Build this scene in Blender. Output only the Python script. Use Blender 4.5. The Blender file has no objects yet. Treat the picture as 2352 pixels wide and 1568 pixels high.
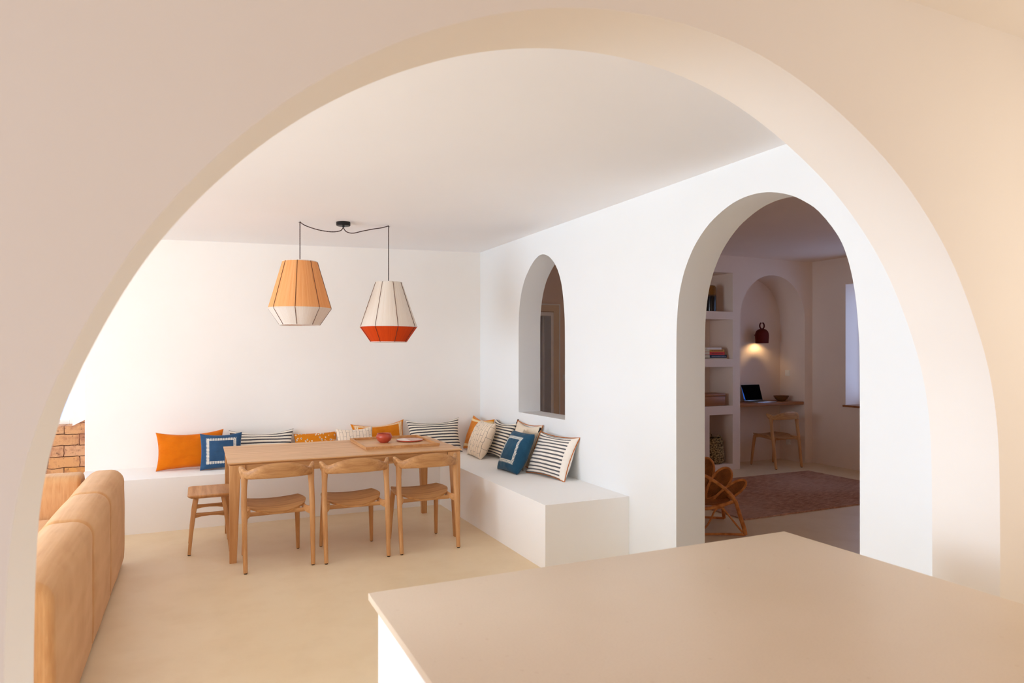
import bpy, bmesh, math, random
from mathutils import Vector, Matrix, noise
from mathutils.geometry import tessellate_polygon
random.seed(7)
PI = math.pi
sc = bpy.context.scene
C = sc.collection

# ------------------------------------------------------------------ camera, world, lights, exposure
EYE = 1.57
cam = bpy.data.cameras.new('camera'); camo = bpy.data.objects.new('camera', cam); C.objects.link(camo)
YAW = math.atan2(721, 1562)
camo.location = (0, 0, EYE)
camo.rotation_euler = (PI/2, 0, -YAW)
cam.sensor_width = 36; cam.lens = 36*1562/2352
cam.shift_y = (810-784)/2352
cam.clip_start = 0.05; cam.clip_end = 200
cam.dof.use_dof = True; cam.dof.focus_distance = 5.0; cam.dof.aperture_fstop = 4.0
sc.camera = camo

w = bpy.data.worlds.new('sky'); sc.world = w; w.use_nodes = True
bg = w.node_tree.nodes['Background']
bg.inputs[0].default_value = (0.38, 0.56, 1.0, 1); bg.inputs[1].default_value = 2.6

def area(name, loc, rot, sx, sy, power, color):
    l = bpy.data.lights.new(name, 'AREA'); l.shape = 'RECTANGLE'; l.size = sx; l.size_y = sy
    l.energy = power; l.color = color
    o = bpy.data.objects.new(name, l); C.objects.link(o); o.location = loc; o.rotation_euler = rot
    return o
# daylight through the living room windows (left wall) and the window above the bricks; the kitchen lamps are added fill
DAY = (0.77, 0.895, 0.985)
area('daylight_living_1', (-4.9, 4.5, 1.2), (0, -PI/2-0.15, 0), 2.3, 1.5, 121, DAY)
area('daylight_living_2', (-4.9, 2.65, 1.2), (0, -PI/2-0.15, 0), 2.3, 1.5, 121, DAY)
area('daylight_brick_window', (-1.75, 7.95, 1.6), (-PI/2, 0, 0), 1.3, 1.2, 7, DAY)
area('fill_kitchen_left', (-2.85, 0.25, 1.55), (0, -PI/2, 0), 1.6, 1.8, 19, (1.0, 0.84, 0.64))  # added warm fill at an unseen opening, grazes the arch wall from the left
area('fill_kitchen_right', (3.50, 0.45, 1.7), (0, PI/2, 0), 1.4, 1.1, 18, (1.0, 0.88, 0.72))  # added warm fill, brightens the right edge of the arch wall
area('fill_kitchen_back', (0.4, -3.35, 1.6), (PI/2, 0, 0), 1.2, 1.0, 9, (1.0, 0.84, 0.64))  # added warm fill behind the camera, shines through the arch
sc.view_settings.view_transform = 'Standard'; sc.view_settings.look = 'None'
sc.view_settings.exposure = 0.12; sc.view_settings.gamma = 1.0; sc.view_settings.use_curve_mapping = False
sc.cycles.use_denoising = True
sc.cycles.max_bounces = 14; sc.cycles.diffuse_bounces = 10; sc.cycles.glossy_bounces = 4
sc.cycles.transparent_max_bounces = 12
sc.cycles.caustics_reflective = False; sc.cycles.caustics_refractive = False
sc.cycles.sample_clamp_indirect = 8

# ------------------------------------------------------------------ materials
def lin(c):
    return tuple(((x/255)/12.92 if x/255 <= 0.04045 else ((x/255+0.055)/1.055)**2.4) for x in c) + (1.0,)

class G:
    """small node graph helper"""
    def __init__(s, name, rough=0.6, spec=0.3):
        s.m = bpy.data.materials.new(name); s.m.use_nodes = True
        s.t = s.m.node_tree; s.p = s.t.nodes['Principled BSDF']
        s.p.inputs['Roughness'].default_value = rough
        s.p.inputs['Specular IOR Level'].default_value = spec
    def n(s, typ, **kw):
        nd = s.t.nodes.new(typ)
        for k, v in kw.items(): setattr(nd, k, v)
        return nd
    def put(s, sock, v):
        if isinstance(v, bpy.types.NodeSocket): s.t.links.new(v, sock)
        elif isinstance(v, (tuple, list)) and len(v) == 3 and sock.type == 'RGBA': sock.default_value = lin(v)
        else: sock.default_value = v
    def m_(s, op, a, b=0.0, c=0.0):
        nd = s.n('ShaderNodeMath', operation=op)
        for i, v in enumerate((a, b, c)): s.put(nd.inputs[i], v)
        return nd.outputs[0]
    def coord(s, which='Object', scale=(1, 1, 1)):
        tc = s.n('ShaderNodeTexCoord'); mp = s.n('ShaderNodeMapping')
        mp.inputs['Scale'].default_value = scale
        s.t.links.new(tc.outputs[which], mp.inputs[0]); return mp.outputs[0]
    def xyz(s, v):
        sp = s.n('ShaderNodeSeparateXYZ'); s.t.links.new(v, sp.inputs[0]); return sp.outputs
    def noise(s, v, scale=5, detail=3, rough=0.5):
        nd = s.n('ShaderNodeTexNoise'); s.t.links.new(v, nd.inputs['Vector'])
        nd.inputs['Scale'].default_value = scale; nd.inputs['Detail'].default_value = detail
        nd.inputs['Roughness'].default_value = rough; return nd.outputs['Fac']
    def mix(s, f, a, b):
        nd = s.n('ShaderNodeMix', data_type='RGBA')
        s.put(nd.inputs[0], f); s.put(nd.inputs[6], a); s.put(nd.inputs[7], b); return nd.outputs[2]
    def ramp(s, f, lo, hi):
        nd = s.n('ShaderNodeMapRange'); s.put(nd.inputs[0], f)
        nd.inputs[1].default_value = lo; nd.inputs[2].default_value = hi; return nd.outputs[0]
    def color(s, c): s.put(s.p.inputs['Base Color'], c); return s
    def bump(s, h, strength=0.3, dist=0.005):
        b = s.n('ShaderNodeBump'); b.inputs['Strength'].default_value = strength
        b.inputs['Distance'].default_value = dist
        s.put(b.inputs['Height'], h); s.t.links.new(b.outputs[0], s.p.inputs['Normal']); return s

def plain(name, c, rough=0.6, spec=0.3, metal=0.0):
    g = G(name, rough, spec).color(c); g.p.inputs['Metallic'].default_value = metal; return g.m

def plaster(name, c1, c2):
    g = G(name, 0.75, 0.2); v = g.coord()
    g.color(g.mix(g.ramp(g.noise(v, 0.9, 4), 0.35, 0.65), c1, c2))
    return g.bump(g.noise(v, 3.5, 5), 0.12, 0.01).m
M_wall = plaster('white_plaster', (237, 239, 240), (235, 237, 237))
M_back = plaster('warm_white_plaster', (246, 242, 237), (243, 238, 232))
M_ceil = plaster('ceiling_plaster', (247, 247, 249), (245, 245, 247))
M_arch = plaster('arch_plaster', (241, 236, 229), (238, 232, 224))
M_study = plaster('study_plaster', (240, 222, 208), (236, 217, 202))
M_bench = plaster('bench_plaster', (247, 246, 245), (245, 244, 242))
M_island = plain('island_white_lacquer', (243, 242, 240), 0.45)

def microcement():
    g = G('microcement_floor', 0.38, 0.35); v = g.coord()
    a = g.noise(v, 0.8, 6, 0.6); b = g.noise(v, 3.5, 6, 0.62)
    c = g.mix(g.ramp(a, 0.3, 0.7), (235, 215, 182), (229, 207, 171))
    g.color(g.mix(g.m_('MULTIPLY', g.ramp(b, 0.45, 0.75), 0.35), c, (216, 190, 152)))
    g.put(g.p.inputs['Roughness'], g.m_('ADD', g.m_('MULTIPLY', b, 0.25), 0.28))
    return g.bump(b, 0.06, 0.004).m
M_floor = microcement()
def stone():
    g = G('beige_quartz', 0.42, 0.35); v = g.coord()
    vor = g.n('ShaderNodeTexVoronoi'); g.t.links.new(v, vor.inputs['Vector']); vor.inputs['Scale'].default_value = 24
    spot = g.m_('MULTIPLY', g.m_('LESS_THAN', vor.outputs['Distance'], 0.11), g.ramp(g.noise(v, 9, 2), 0.5, 0.7))
    c = g.mix(g.ramp(g.noise(v, 2, 5), 0.3, 0.7), (221, 202, 180), (216, 196, 172))
    c = g.mix(g.m_('MULTIPLY', g.ramp(g.noise(v, 180, 2), 0.45, 0.7), 0.12), c, (190, 165, 138))
    return g.color(g.mix(g.m_('MULTIPLY', spot, 0.4), c, (193, 164, 140))).m
M_stone = stone()

def wood(name, axis, a, b, c, rough=0.42, scale=1.0):
    sc_ = [22*scale]*3; sc_[axis] = 1.3*scale
    g = G(name, rough, 0.35); v = g.coord('Object', tuple(sc_))
    n1 = g.noise(v, 1.0, 7, 0.68); v2 = g.coord('Object', tuple(6 if i != axis else 0.4 for i in range(3)))
    n2 = g.noise(v2, 1.0, 2)
    col = g.mix(g.ramp(n1, 0.38, 0.62), a, b)
    g.color(g.mix(g.m_('MULTIPLY', g.ramp(n2, 0.4, 0.7), 0.6), col, c))
    return g.bump(n1, 0.08, 0.002).m
OA, OB, OC = (214, 164, 112), (182, 128, 78), (196, 140, 86)
M_oakx = wood('oak_grain_x', 0, (228, 184, 136), (196, 146, 98), (214, 166, 116))
M_oaky = wood('oak_grain_y', 1, OA, OB, OC)
M_oakz = wood('oak_grain_z', 2, OA, OB, OC)
M_oakr = wood('oak_rail', 0, (206, 156, 102), (164, 112, 66), (184, 132, 82), scale=1.3)
M_dwood = wood('brown_wood_x', 0, (170, 112, 66), (138, 84, 46), (154, 98, 56))
M_bowlwood = wood('carved_bowl_wood', 0, (140, 92, 52), (92, 56, 30), (118, 74, 40))
M_black = plain('black_metal', (22, 21, 22), 0.4)
M_pad = plain('dark_foot_pad', (38, 28, 24), 0.7)

def corduroy():
    g = G('tan_corduroy', 0.85, 0.15); v = g.coord()
    x = g.xyz(v)
    n = g.noise(g.coord('Object', (3, 3, 1.2)), 1.5, 5, 0.6)
    st = g.noise(g.coord('Object', (60, 2.2, 9)), 1.0, 3)
    c = g.mix(g.ramp(n, 0.35, 0.65), (204, 153, 104), (190, 136, 88))
    g.color(g.mix(g.m_('MULTIPLY', g.ramp(st, 0.4, 0.7), 0.8), c, (212, 164, 116)))
    g.p.inputs['Sheen Weight'].default_value = 0.5; g.p.inputs['Sheen Roughness'].default_value = 0.45
    g.put(g.p.inputs['Sheen Tint'], (255, 226, 196))
    rib = g.m_('SINE', g.m_('MULTIPLY', g.m_('ADD', x[0], x[1]), 1500.0))
    return g.bump(g.m_('ADD', g.m_('MULTIPLY', rib, 0.2), g.m_('MULTIPLY', st, 1.0)), 0.35, 0.003).m
M_sofa = corduroy()

def brick():
    g = G('tan_brick', 0.9, 0.1); v = g.coord()
    x = g.xyz(v); cb = g.n('ShaderNodeCombineXYZ')
    wob = g.m_('MULTIPLY', g.m_('SUBTRACT', g.noise(v, 9, 3), 0.5), 0.03)
    g.put(cb.inputs[0], g.m_('ADD', x[0], wob)); g.put(cb.inputs[1], g.m_('ADD', x[2], wob))
    b = g.n('ShaderNodeTexBrick'); g.t.links.new(cb.outputs[0], b.inputs['Vector'])
    b.inputs['Scale'].default_value = 1.0; b.inputs['Brick Width'].default_value = 0.25
    b.inputs['Row Height'].default_value = 0.102; b.inputs['Mortar Size'].default_value = 0.004
    b.inputs['Mortar Smooth'].default_value = 0.35
    g.put(b.inputs['Color1'], (210, 150, 86)); g.put(b.inputs['Color2'], (208, 160, 122)); g.put(b.inputs['Mortar'], (70, 42, 32))
    c = g.mix(g.m_('MULTIPLY', g.ramp(g.noise(v, 5, 6, 0.7), 0.46, 0.6), 0.75), b.outputs['Color'], (158, 104, 82))
    spots = g.m_('MULTIPLY', g.ramp(g.noise(v, 26, 5, 0.75), 0.57, 0.66), 0.7)
    g.color(g.mix(spots, c, (92, 58, 48)))
    return g.bump(g.m_('ADD', g.m_('MULTIPLY', b.outputs['Fac'], -1.5), g.noise(v, 25, 5)), 0.6, 0.01).m
M_brick = brick()

def fabric(g, strength=0.5):
    v = g.coord('Object')
    a = g.noise(v, 320, 2); b = g.noise(g.coord('Object', (1.0, 2.2, 1.0)), 9, 2)
    g.p.inputs['Sheen Weight'].default_value = 0.15
    return g.bump(g.m_('ADD', g.m_('MULTIPLY', a, 0.08), b), strength, 0.03).m
def fab_plain(name, a, b):
    g = G(name, 0.9, 0.1); g.color(g.mix(g.ramp(g.noise(g.coord(), 12, 3), 0.35, 0.65), a, b)); return fabric(g)
def fab_stripe(name, n, duty, dark, light, lo=0.0, hi=1.0, bold=1.0):
    g = G(name, 0.9, 0.1); x = g.xyz(g.coord('UV'))
    v = g.m_('ADD', x[1], g.m_('MULTIPLY', g.m_('SUBTRACT', g.noise(g.coord('UV'), 5, 2), 0.5), 0.012))
    s = g.m_('LESS_THAN', g.m_('FRACT', g.m_('ADD', g.m_('MULTIPLY', v, float(n)), 0.2)), duty)
    s = g.m_('MULTIPLY', s, g.m_('GREATER_THAN', x[0], lo)); s = g.m_('MULTIPLY', s, g.m_('LESS_THAN', x[0], hi))
    s = g.m_('MULTIPLY', s, bold)
    g.color(g.mix(s, light, dark)); return fabric(g)
def fab_border(name, base, base2, stitch, e0=0.30, ticks=26.0, mode='frame'):
    g = G(name, 0.9, 0.1); x = g.xyz(g.coord('UV'))
    au = g.m_('ABSOLUTE', g.m_('SUBTRACT', x[0], 0.5)); av = g.m_('ABSOLUTE', g.m_('SUBTRACT', x[1], 0.5))
    e = g.m_('MAXIMUM', au, av) if mode == 'frame' else au if mode == 'u' else av
    def band(c0, wd): return g.m_('LESS_THAN', g.m_('ABSOLUTE', g.m_('SUBTRACT', e, c0)), wd)
    l1 = band(e0, 0.007); l2 = band(e0+0.035, 0.007)
    # ticks crossing the frame: along u on the horizontal sides, along v on the vertical sides
    horiz = g.m_('GREATER_THAN', av, au) if mode == 'frame' else 1.0
    fu = g.m_('LESS_THAN', g.m_('FRACT', g.m_('MULTIPLY', x[0], ticks)), 0.45)
    fv = g.m_('LESS_THAN', g.m_('FRACT', g.m_('MULTIPLY', x[1], ticks)), 0.45)
    if mode == 'frame':
        tk = g.m_('ADD', g.m_('MULTIPLY', fu, horiz), g.m_('MULTIPLY', fv, g.m_('SUBTRACT', 1.0, horiz)))
    else: tk = fv if mode == 'u' else fu
    tb = g.m_('MULTIPLY', tk, band(e0+0.025, 0.04))
    f = g.m_('MINIMUM', g.m_('ADD', g.m_('ADD', l1, l2), tb), 1.0)
    c = g.mix(g.ramp(g.noise(g.coord(), 12, 3), 0.35, 0.65), base, base2)
    g.color(g.mix(f, c, stitch)); return fabric(g)
def fab_lines(name, light, line, style):
    g = G(name, 0.9, 0.1); uv = g.coord('UV'); x = g.xyz(uv)
    vo = g.n('ShaderNodeTexVoronoi', feature='DISTANCE_TO_EDGE'); g.t.links.new(uv, vo.inputs['Vector']); vo.inputs['Scale'].default_value = 9
    cells = g.m_('LESS_THAN', vo.outputs[0], 0.022)
    wob = g.m_('MULTIPLY', g.noise(uv, 6, 2), 0.05)
    br = g.n('ShaderNodeTexBrick'); cb = g.n('ShaderNodeCombineXYZ')
    g.put(cb.inputs[0], g.m_('ADD', x[1], wob)); g.put(cb.inputs[1], g.m_('ADD', x[0], wob)); g.t.links.new(cb.outputs[0], br.inputs['Vector'])
    br.inputs['Scale'].default_value = 1; br.inputs['Brick Width'].default_value = 0.3; br.inputs['Row Height'].default_value = 0.09
    br.inputs['Mortar Size'].default_value = 0.004; br.inputs['Mortar Smooth'].default_value = 0
    part = g.m_('GREATER_THAN', x[0], 0.52 if style else -1.0)
    f = g.m_('ADD', g.m_('MULTIPLY', cells, g.m_('SUBTRACT', 1.0, part)), g.m_('MULTIPLY', br.outputs['Fac'], part))
    g.color(g.mix(g.m_('MULTIPLY', g.m_('MINIMUM', f, 1.0), 0.8), light, line)); return fabric(g)
def fab_flower(name):
    g = G(name, 0.9, 0.1); uv = g.coord('UV', (2.2, 1, 1))
    vo = g.n('ShaderNodeTexVoronoi'); g.t.links.new(uv, vo.inputs['Vector']); vo.inputs['Scale'].default_value = 8
    d = vo.outputs['Distance']
    c = g.mix(g.m_('LESS_THAN', d, 0.30), (214, 128, 24), (240, 232, 215))
    c = g.mix(g.m_('LESS_THAN', d, 0.17), c, (32, 40, 58)); return fabric(g.color(c))
OR = ((232, 130, 12), (220, 116, 8))
F_orange = fab_plain('plain_orange_cotton', (218, 114, 8), (214, 109, 6))
F_stripe = fab_stripe('charcoal_stripe', 9, 0.42, (74, 74, 80), (243, 234, 219))
F_stripe12 = fab_stripe('charcoal_stripe_fine', 12, 0.45, (70, 70, 76), (243, 232, 213))
F_stripe_big = fab_stripe('charcoal_stripe_with_plain_hem', 12, 0.42, (98, 97, 100), (247, 238, 226), -1, 0.89)
F_blue = fab_border('navy_cotton_with_white_stitch_frame', (54, 88, 124), (48, 80, 114), (236, 230, 216))
F_teal = fab_border('teal_blue_cotton_with_stitch_frame', (40, 82, 108), (36, 75, 100), (226, 224, 214), e0=0.27, ticks=30.0)
F_orborder = fab_border('ochre_cotton_stitch_frame', (222, 132, 26), (212, 122, 20), (244, 226, 190), e0=0.40, ticks=44.0)
F_orband = fab_border('ochre_cotton_two_bands', (224, 134, 24), (212, 122, 18), (243, 214, 160), e0=0.36, ticks=0.0, mode='v')
F_cream = fab_lines('cream_cotton_black_line_drawing', (238, 218, 194), (92, 82, 78), 1)
F_cream2 = fab_lines('cream_cotton_thin_grid_lines', (240, 222, 202), (120, 104, 96), 0)
F_natural = fab_plain('natural_cream_linen', (238, 222, 200), (230, 212, 188))
F_grey = fab_lines('grey_beige_patterned_linen', (196, 180, 158), (160, 142, 122), 0)
F_rust = fab_plain('rust_orange_cotton', (196, 110, 40), (180, 96, 34))
F_flower = fab_flower('ochre_flower_print')

def thread(name, a, b):
    g = G(name, 0.7, 0.2); v = g.xyz(g.coord())
    ang = g.m_('ARCTAN2', v[1], v[0])
    cb = g.n('ShaderNodeCombineXYZ'); g.put(cb.inputs[0], g.m_('MULTIPLY', ang, 22.0)); g.put(cb.inputs[1], g.m_('MULTIPLY', v[2], 1.5))
    n = g.noise(cb.outputs[0], 1.0, 4, 0.7)
    g.color(g.mix(g.ramp(n, 0.35, 0.7), a, b))
    fine = g.m_('SINE', g.m_('MULTIPLY', ang, 260.0))
    g.bump(g.m_('ADD', g.m_('MULTIPLY', fine, 0.4), n), 0.3, 0.003)
    tr = g.n('ShaderNodeBsdfTranslucent'); g.put(tr.inputs['Color'], a)
    mx = g.n('ShaderNodeMixShader'); mx.inputs[0].default_value = 0.3
    out = g.t.nodes['Material Output']
    g.t.links.new(g.p.outputs[0], mx.inputs[1]); g.t.links.new(tr.outputs[0], mx.inputs[2]); g.t.links.new(mx.outputs[0], out.inputs[0])
    return g.m
T_amber = thread('amber_thread', (255, 204, 142), (238, 162, 92))
T_white = thread('white_thread', (250, 246, 240), (234, 222, 208))
T_cream = thread('cream_thread', (252, 245, 235), (240, 227, 210))
T_red = thread('burnt_orange_thread', (234, 88, 22), (206, 66, 16))
def cordm():
    g = G('twisted_brown_cord', 0.8, 0.1); v = g.xyz(g.coord())
    s = g.m_('GREATER_THAN', g.m_('SINE', g.m_('MULTIPLY', g.m_('ADD', v[2], g.m_('ADD', v[0], v[1])), 420.0)), 0.2)
    return g.color(g.mix(s, (40, 22, 22), (104, 84, 80))).m
M_cord = cordm()
M_rib = plain('dark_brown_wire', (92, 52, 34), 0.5)

def rattan(name, weave):
    g = G(name, 0.5, 0.35); v = g.coord()
    x = g.xyz(v)
    if weave:
        s1 = g.m_('SINE', g.m_('MULTIPLY', x[0], 560.0)); s2 = g.m_('SINE', g.m_('MULTIPLY', x[2], 560.0))
        f = g.m_('MULTIPLY', s1, s2)
        g.color(g.mix(g.ramp(g.m_('ADD', g.m_('MULTIPLY', f, 0.5), g.noise(v, 12, 3)), 0.1, 0.9), (104, 58, 24), (204, 130, 66)))
        return g.bump(f, 0.8, 0.004).m
    f = g.m_('SINE', g.m_('MULTIPLY', x[2], 520.0))
    g.color(g.mix(g.ramp(g.noise(v, 18, 4), 0.3, 0.7), (226, 152, 84), (182, 108, 50)))
    return g.bump(f, 0.3, 0.002).m
M_rattan = rattan('rattan_cane', False); M_weave = rattan('woven_cane', True)
def seagrass():
    g = G('woven_seagrass', 0.9, 0.1); v = g.coord()
    vo = g.n('ShaderNodeTexVoronoi'); g.t.links.new(g.coord('Object', (40, 40, 75)), vo.inputs['Vector']); vo.inputs['Scale'].default_value = 1
    g.color(g.mix(g.ramp(vo.outputs['Distance'], 0.1, 0.7), (206, 180, 128), (84, 62, 34)))
    return g.bump(vo.outputs['Distance'], -0.9, 0.01).m
M_grass = seagrass()
def rugm():
    g = G('brown_jute_rug', 0.95, 0.05)
    a = g.noise(g.coord('Object', (9, 70, 1)), 1.0, 5, 0.7); b = g.noise(g.coord(), 1.1, 4)
    v = g.xyz(g.coord()); row = g.m_('SINE', g.m_('ADD', g.m_('MULTIPLY', v[1], 250.0), g.m_('MULTIPLY', a, 6.0)))
    c = g.mix(g.ramp(a, 0.36, 0.62), (228, 176, 146), (150, 100, 76))
    g.color(g.mix(g.m_('MULTIPLY', g.ramp(b, 0.4, 0.65), 0.5), c, (216, 180, 160)))
    return g.bump(g.m_('ADD', a, g.m_('MULTIPLY', row, 0.4)), 0.9, 0.01).m
M_rug = rugm()
M_terra = plain('terracotta', (184, 74, 50), 0.3, 0.5)
M_plate_w = plain('plate_white_glaze', (240, 228, 218), 0.25, 0.5)
M_plate_p = plain('plate_dusty_pink_glaze', (206, 160, 138), 0.25, 0.5)
M_maroon = plain('maroon_lacquer', (92, 20, 11), 0.6, 0.15)
M_white = plain('white_plastic', (240, 236, 228), 0.35)
M_alu = plain('aluminium', (176, 178, 184), 0.3, 0.5, 1.0)
M_screen = plain('black_screen', (6, 6, 7), 0.8, 0.02)
M_steel = plain('brushed_steel', (170, 170, 170), 0.35, 0.5, 1.0)
M_doorp = plain('door_paint', (248, 246, 240), 0.4)
M_trimw = plain('door_frame_paint', (232, 212, 186), 0.5)
def emis(name, c, st):
    g = G(name); g.color((0, 0, 0)); g.put(g.p.inputs['Emission Color'], c); g.p.inputs['Emission Strength'].default_value = st; return g.m
M_blue = emis('emissive_blue', (40, 110, 235), 0.6)
M_bulb = emis('warm_bulb', (255, 190, 110), 18.0)
def vasem():
    g = G('amber_to_black_glaze', 0.15, 0.5); x = g.xyz(g.coord())
    g.color(g.mix(g.ramp(g.m_('ADD', x[2], g.m_('MULTIPLY', g.noise(g.coord(), 20, 3), 0.03)), 0.22, 0.25), (24, 20, 22), (128, 82, 28))); return g.m
M_vase = vasem()
def glassm():
    g = G('window_glass'); out = g.t.nodes['Material Output']
    tr = g.n('ShaderNodeBsdfTransparent'); gl = g.n('ShaderNodeBsdfGlossy'); gl.inputs['Roughness'].default_value = 0.02
    mx = g.n('ShaderNodeMixShader'); mx.inputs[0].default_value = 0.05
    g.t.links.new(tr.outputs[0], mx.inputs[1]); g.t.links.new(gl.outputs[0], mx.inputs[2]); g.t.links.new(mx.outputs[0], out.inputs[0]); return g.m
M_glass = glassm()

# ------------------------------------------------------------------ object helpers
def link(name, me, mat=None, parent=None):
    o = bpy.data.objects.new(name, me); C.objects.link(o)
    if mat is not None:
        for m in (mat if isinstance(mat, (list, tuple)) else [mat]): me.materials.append(m)
    if parent is not None: o.parent = parent
    return o
def obj(name, bm, mat, parent=None, smooth=True, auto=True):
    bmesh.ops.recalc_face_normals(bm, faces=bm.faces)
    me = bpy.data.meshes.new(name); bm.to_mesh(me); bm.free()
    if smooth:
        for p in me.polygons: p.use_smooth = True
        if auto: me.set_sharp_from_angle(angle=math.radians(38))
    return link(name, me, mat, parent)
def tag(o, label=None, cat=None, group=None, kind=None):
    if label: o['label'] = label
    if cat: o['category'] = cat
    if group: o['group'] = group
    if kind: o['kind'] = kind
    return o
def thing(name, loc, label, cat, rz=0, group=None):
    o = bpy.data.objects.new(name, None); C.objects.link(o); o.empty_display_size = 0.05
    o.location = loc; o.rotation_euler = (0, 0, rz); return tag(o, label, cat, group)
def struct(o, label=None, cat=None): return tag(o, label, cat, None, 'structure')
def copy_tree(o, parent=None):
    c = o.copy(); C.objects.link(c)
    if parent is not None: c.parent = parent
    for ch in list(o.children): copy_tree(ch, c)
    return c
def box(bm, x0, x1, y0, y1, z0, z1, bev=0.0, seg=2):
    r = bmesh.ops.create_cube(bm, size=1.0)
    vs = r['verts']
    for v in vs:
        v.co = Vector((x0 if v.co.x < 0 else x1, y0 if v.co.y < 0 else y1, z0 if v.co.z < 0 else z1))
    if bev:
        es = list({e for v in vs for e in v.link_edges})
        bmesh.ops.bevel(bm, geom=es, offset=bev, segments=seg, profile=0.5, affect='EDGES')
    return vs
def nb(): return bmesh.new()
def sweep(bm, pts, wid, hei, n=12, ex=2.0, up=Vector((0, 0, 1)), cap=True):
    """loft a superellipse section along pts; wid = half size sideways, hei = half size along up"""
    pts = [Vector(p) for p in pts]; k = len(pts)
    if not isinstance(wid, (list, tuple)): wid = [wid]*k
    if not isinstance(hei, (list, tuple)): hei = [hei]*k
    rings = []; prev = None
    for i, p in enumerate(pts):
        t = (pts[min(i+1, k-1)] - pts[max(i-1, 0)]).normalized()
        if abs(t.dot(up)) < 0.97 and prev is None: s = t.cross(up).normalized()
        elif prev is None: s = t.cross(Vector((0, 1, 0))).normalized()
        else:
            s = t.cross(up) if abs(t.dot(up)) < 0.97 else prev - t*prev.dot(t)
            s = s.normalized()
            if s.dot(prev) < 0: s = -s
        prev = s; u = s.cross(t).normalized()
        ring = []
        for j in range(n):
            a = 2*PI*(j+0.5)/n; ca, sa = math.cos(a), math.sin(a)
            ring.append(bm.verts.new(p + s*(wid[i]*math.copysign(abs(ca)**(2/ex), ca)) + u*(hei[i]*math.copysign(abs(sa)**(2/ex), sa))))
        rings.append(ring)
    for a, b in zip(rings, rings[1:]):
        for j in range(n): bm.faces.new((a[j], a[(j+1) % n], b[(j+1) % n], b[j]))
    if cap: bm.faces.new(rings[0][::-1]); bm.faces.new(rings[-1])
    return rings
def lathe(bm, prof, n=32, cx=0, cy=0, sx=1, sy=1, close=False):
    rings = []
    for r, z in prof:
        rings.append([bm.verts.new((cx+r*sx*math.cos(2*PI*j/n), cy+r*sy*math.sin(2*PI*j/n), z)) for j in range(n)])
    if close: rings.append(rings[0])
    for a, b in zip(rings, rings[1:]):
        for j in range(n): bm.faces.new((a[j], a[(j+1) % n], b[(j+1) % n], b[j]))
    if not close:
        for rg in (rings[0], rings[-1]):
            try: bm.faces.new(rg)
            except ValueError: pass
def catmull(P, sub=5, closed=False):
    out = []; n = len(P)
    for i in range(n-1):
        p0, p1, p2, p3 = P[max(i-1, 0)], P[i], P[i+1], P[min(i+2, n-1)]
        for k in range(sub):
            t = k/sub
            out.append(tuple(0.5*((2*b) + (-a+c)*t + (2*a-5*b+4*c-d)*t*t + (-a+3*b-3*c+d)*t**3) for a, b, c, d in zip(p0, p1, p2, p3)))
    out.append(tuple(P[-1])); return out
def slab(bm, outer, holes, f, t):
    """polygon with holes in a 2D plane, given thickness t; f(a, b, d) -> xyz"""
    loops = [outer] + list(holes)
    flat = [p for lp in loops for p in lp]
    tris = tessellate_polygon([[Vector((p[0], p[1], 0)) for p in lp] for lp in loops])
    A = [bm.verts.new(f(p[0], p[1], 0)) for p in flat]; B = [bm.verts.new(f(p[0], p[1], t)) for p in flat]
    for tr in tris:
        bm.faces.new([A[i] for i in tr]); bm.faces.new([B[i] for i in reversed(tr)])
    k = 0
    for lp in loops:
        m = len(lp)
        for i in range(m):
            j = (i+1) % m; bm.faces.new((A[k+i], A[k+j], B[k+j], B[k+i]))
        k += m

# ------------------------------------------------------------------ the setting
ZC = lambda x: 2.743 - 0.0236*(3.0-x)
YB = 7.39
bm = nb(); box(bm, -6.3, 9.0, -3.2, 10.2, -0.12, 0.0)
struct(obj('floor', bm, M_floor, smooth=False), 'beige microcement floor running through every room', 'floor')
# sloping living room ceiling
bm = nb()
vs = []
for x in (-4.6, 3.0):
    for y in (1.69, 7.6):
        for dz in (0, 0.2): vs.append(bm.verts.new((x, y, ZC(x)+dz)))
bmesh.ops.convex_hull(bm, input=vs)
struct(obj('ceiling', bm, M_ceil, smooth=False), 'white plaster ceiling over the dining area', 'ceiling')
bm = nb(); box(bm, -3.0, 3.55, -3.1, 1.46, 2.70, 2.9)
struct(obj('ceiling', bm, M_arch, smooth=False), 'plaster ceiling on the kitchen side of the big arch', 'ceiling')
bm = nb(); box(bm, 3.24, 9.0, -0.2, 10.2, 2.87, 3.0)
struct(obj('ceiling', bm, M_study, smooth=False), 'shaded ceiling of the study beyond the arched doorway', 'ceiling')

# the big arch wall
ARCH = [(-.31, 0), (-.31, .5), (-.31, 1.0), (-.306, 1.2), (-.289, 1.33), (-.268, 1.418), (-.24, 1.502), (-.214, 1.563), (-.17, 1.66), (-.128, 1.738), (-.079, 1.818),
        (.002, 1.925), (.104, 2.032), (.2, 2.117), (.3, 2.19), (.42, 2.264), (.54, 2.322), (.68, 2.379), (.82, 2.416), (.98, 2.441), (1.14, 2.449), (1.3, 2.439), (1.43, 2.417),
        (1.6, 2.37), (1.743, 2.305), (1.9, 2.222), (2.02, 2.143), (2.12, 2.062), (2.22, 1.965), (2.3, 1.87), (2.365, 1.77), (2.43, 1.655), (2.475, 1.56),
        (2.51, 1.468), (2.54, 1.345), (2.555, 1.2), (2.558, 1.0), (2.558, .5), (2.558, 0)]
def smooth_mid(P, it=2):
    P = list(P)
    for _ in range(it):
        Q = P[:]
        for i in range(2, len(P)-2): Q[i] = tuple(0.25*P[i-1][k]+0.5*P[i][k]+0.25*P[i+1][k] for k in (0, 1))
        P = Q
    return P
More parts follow.
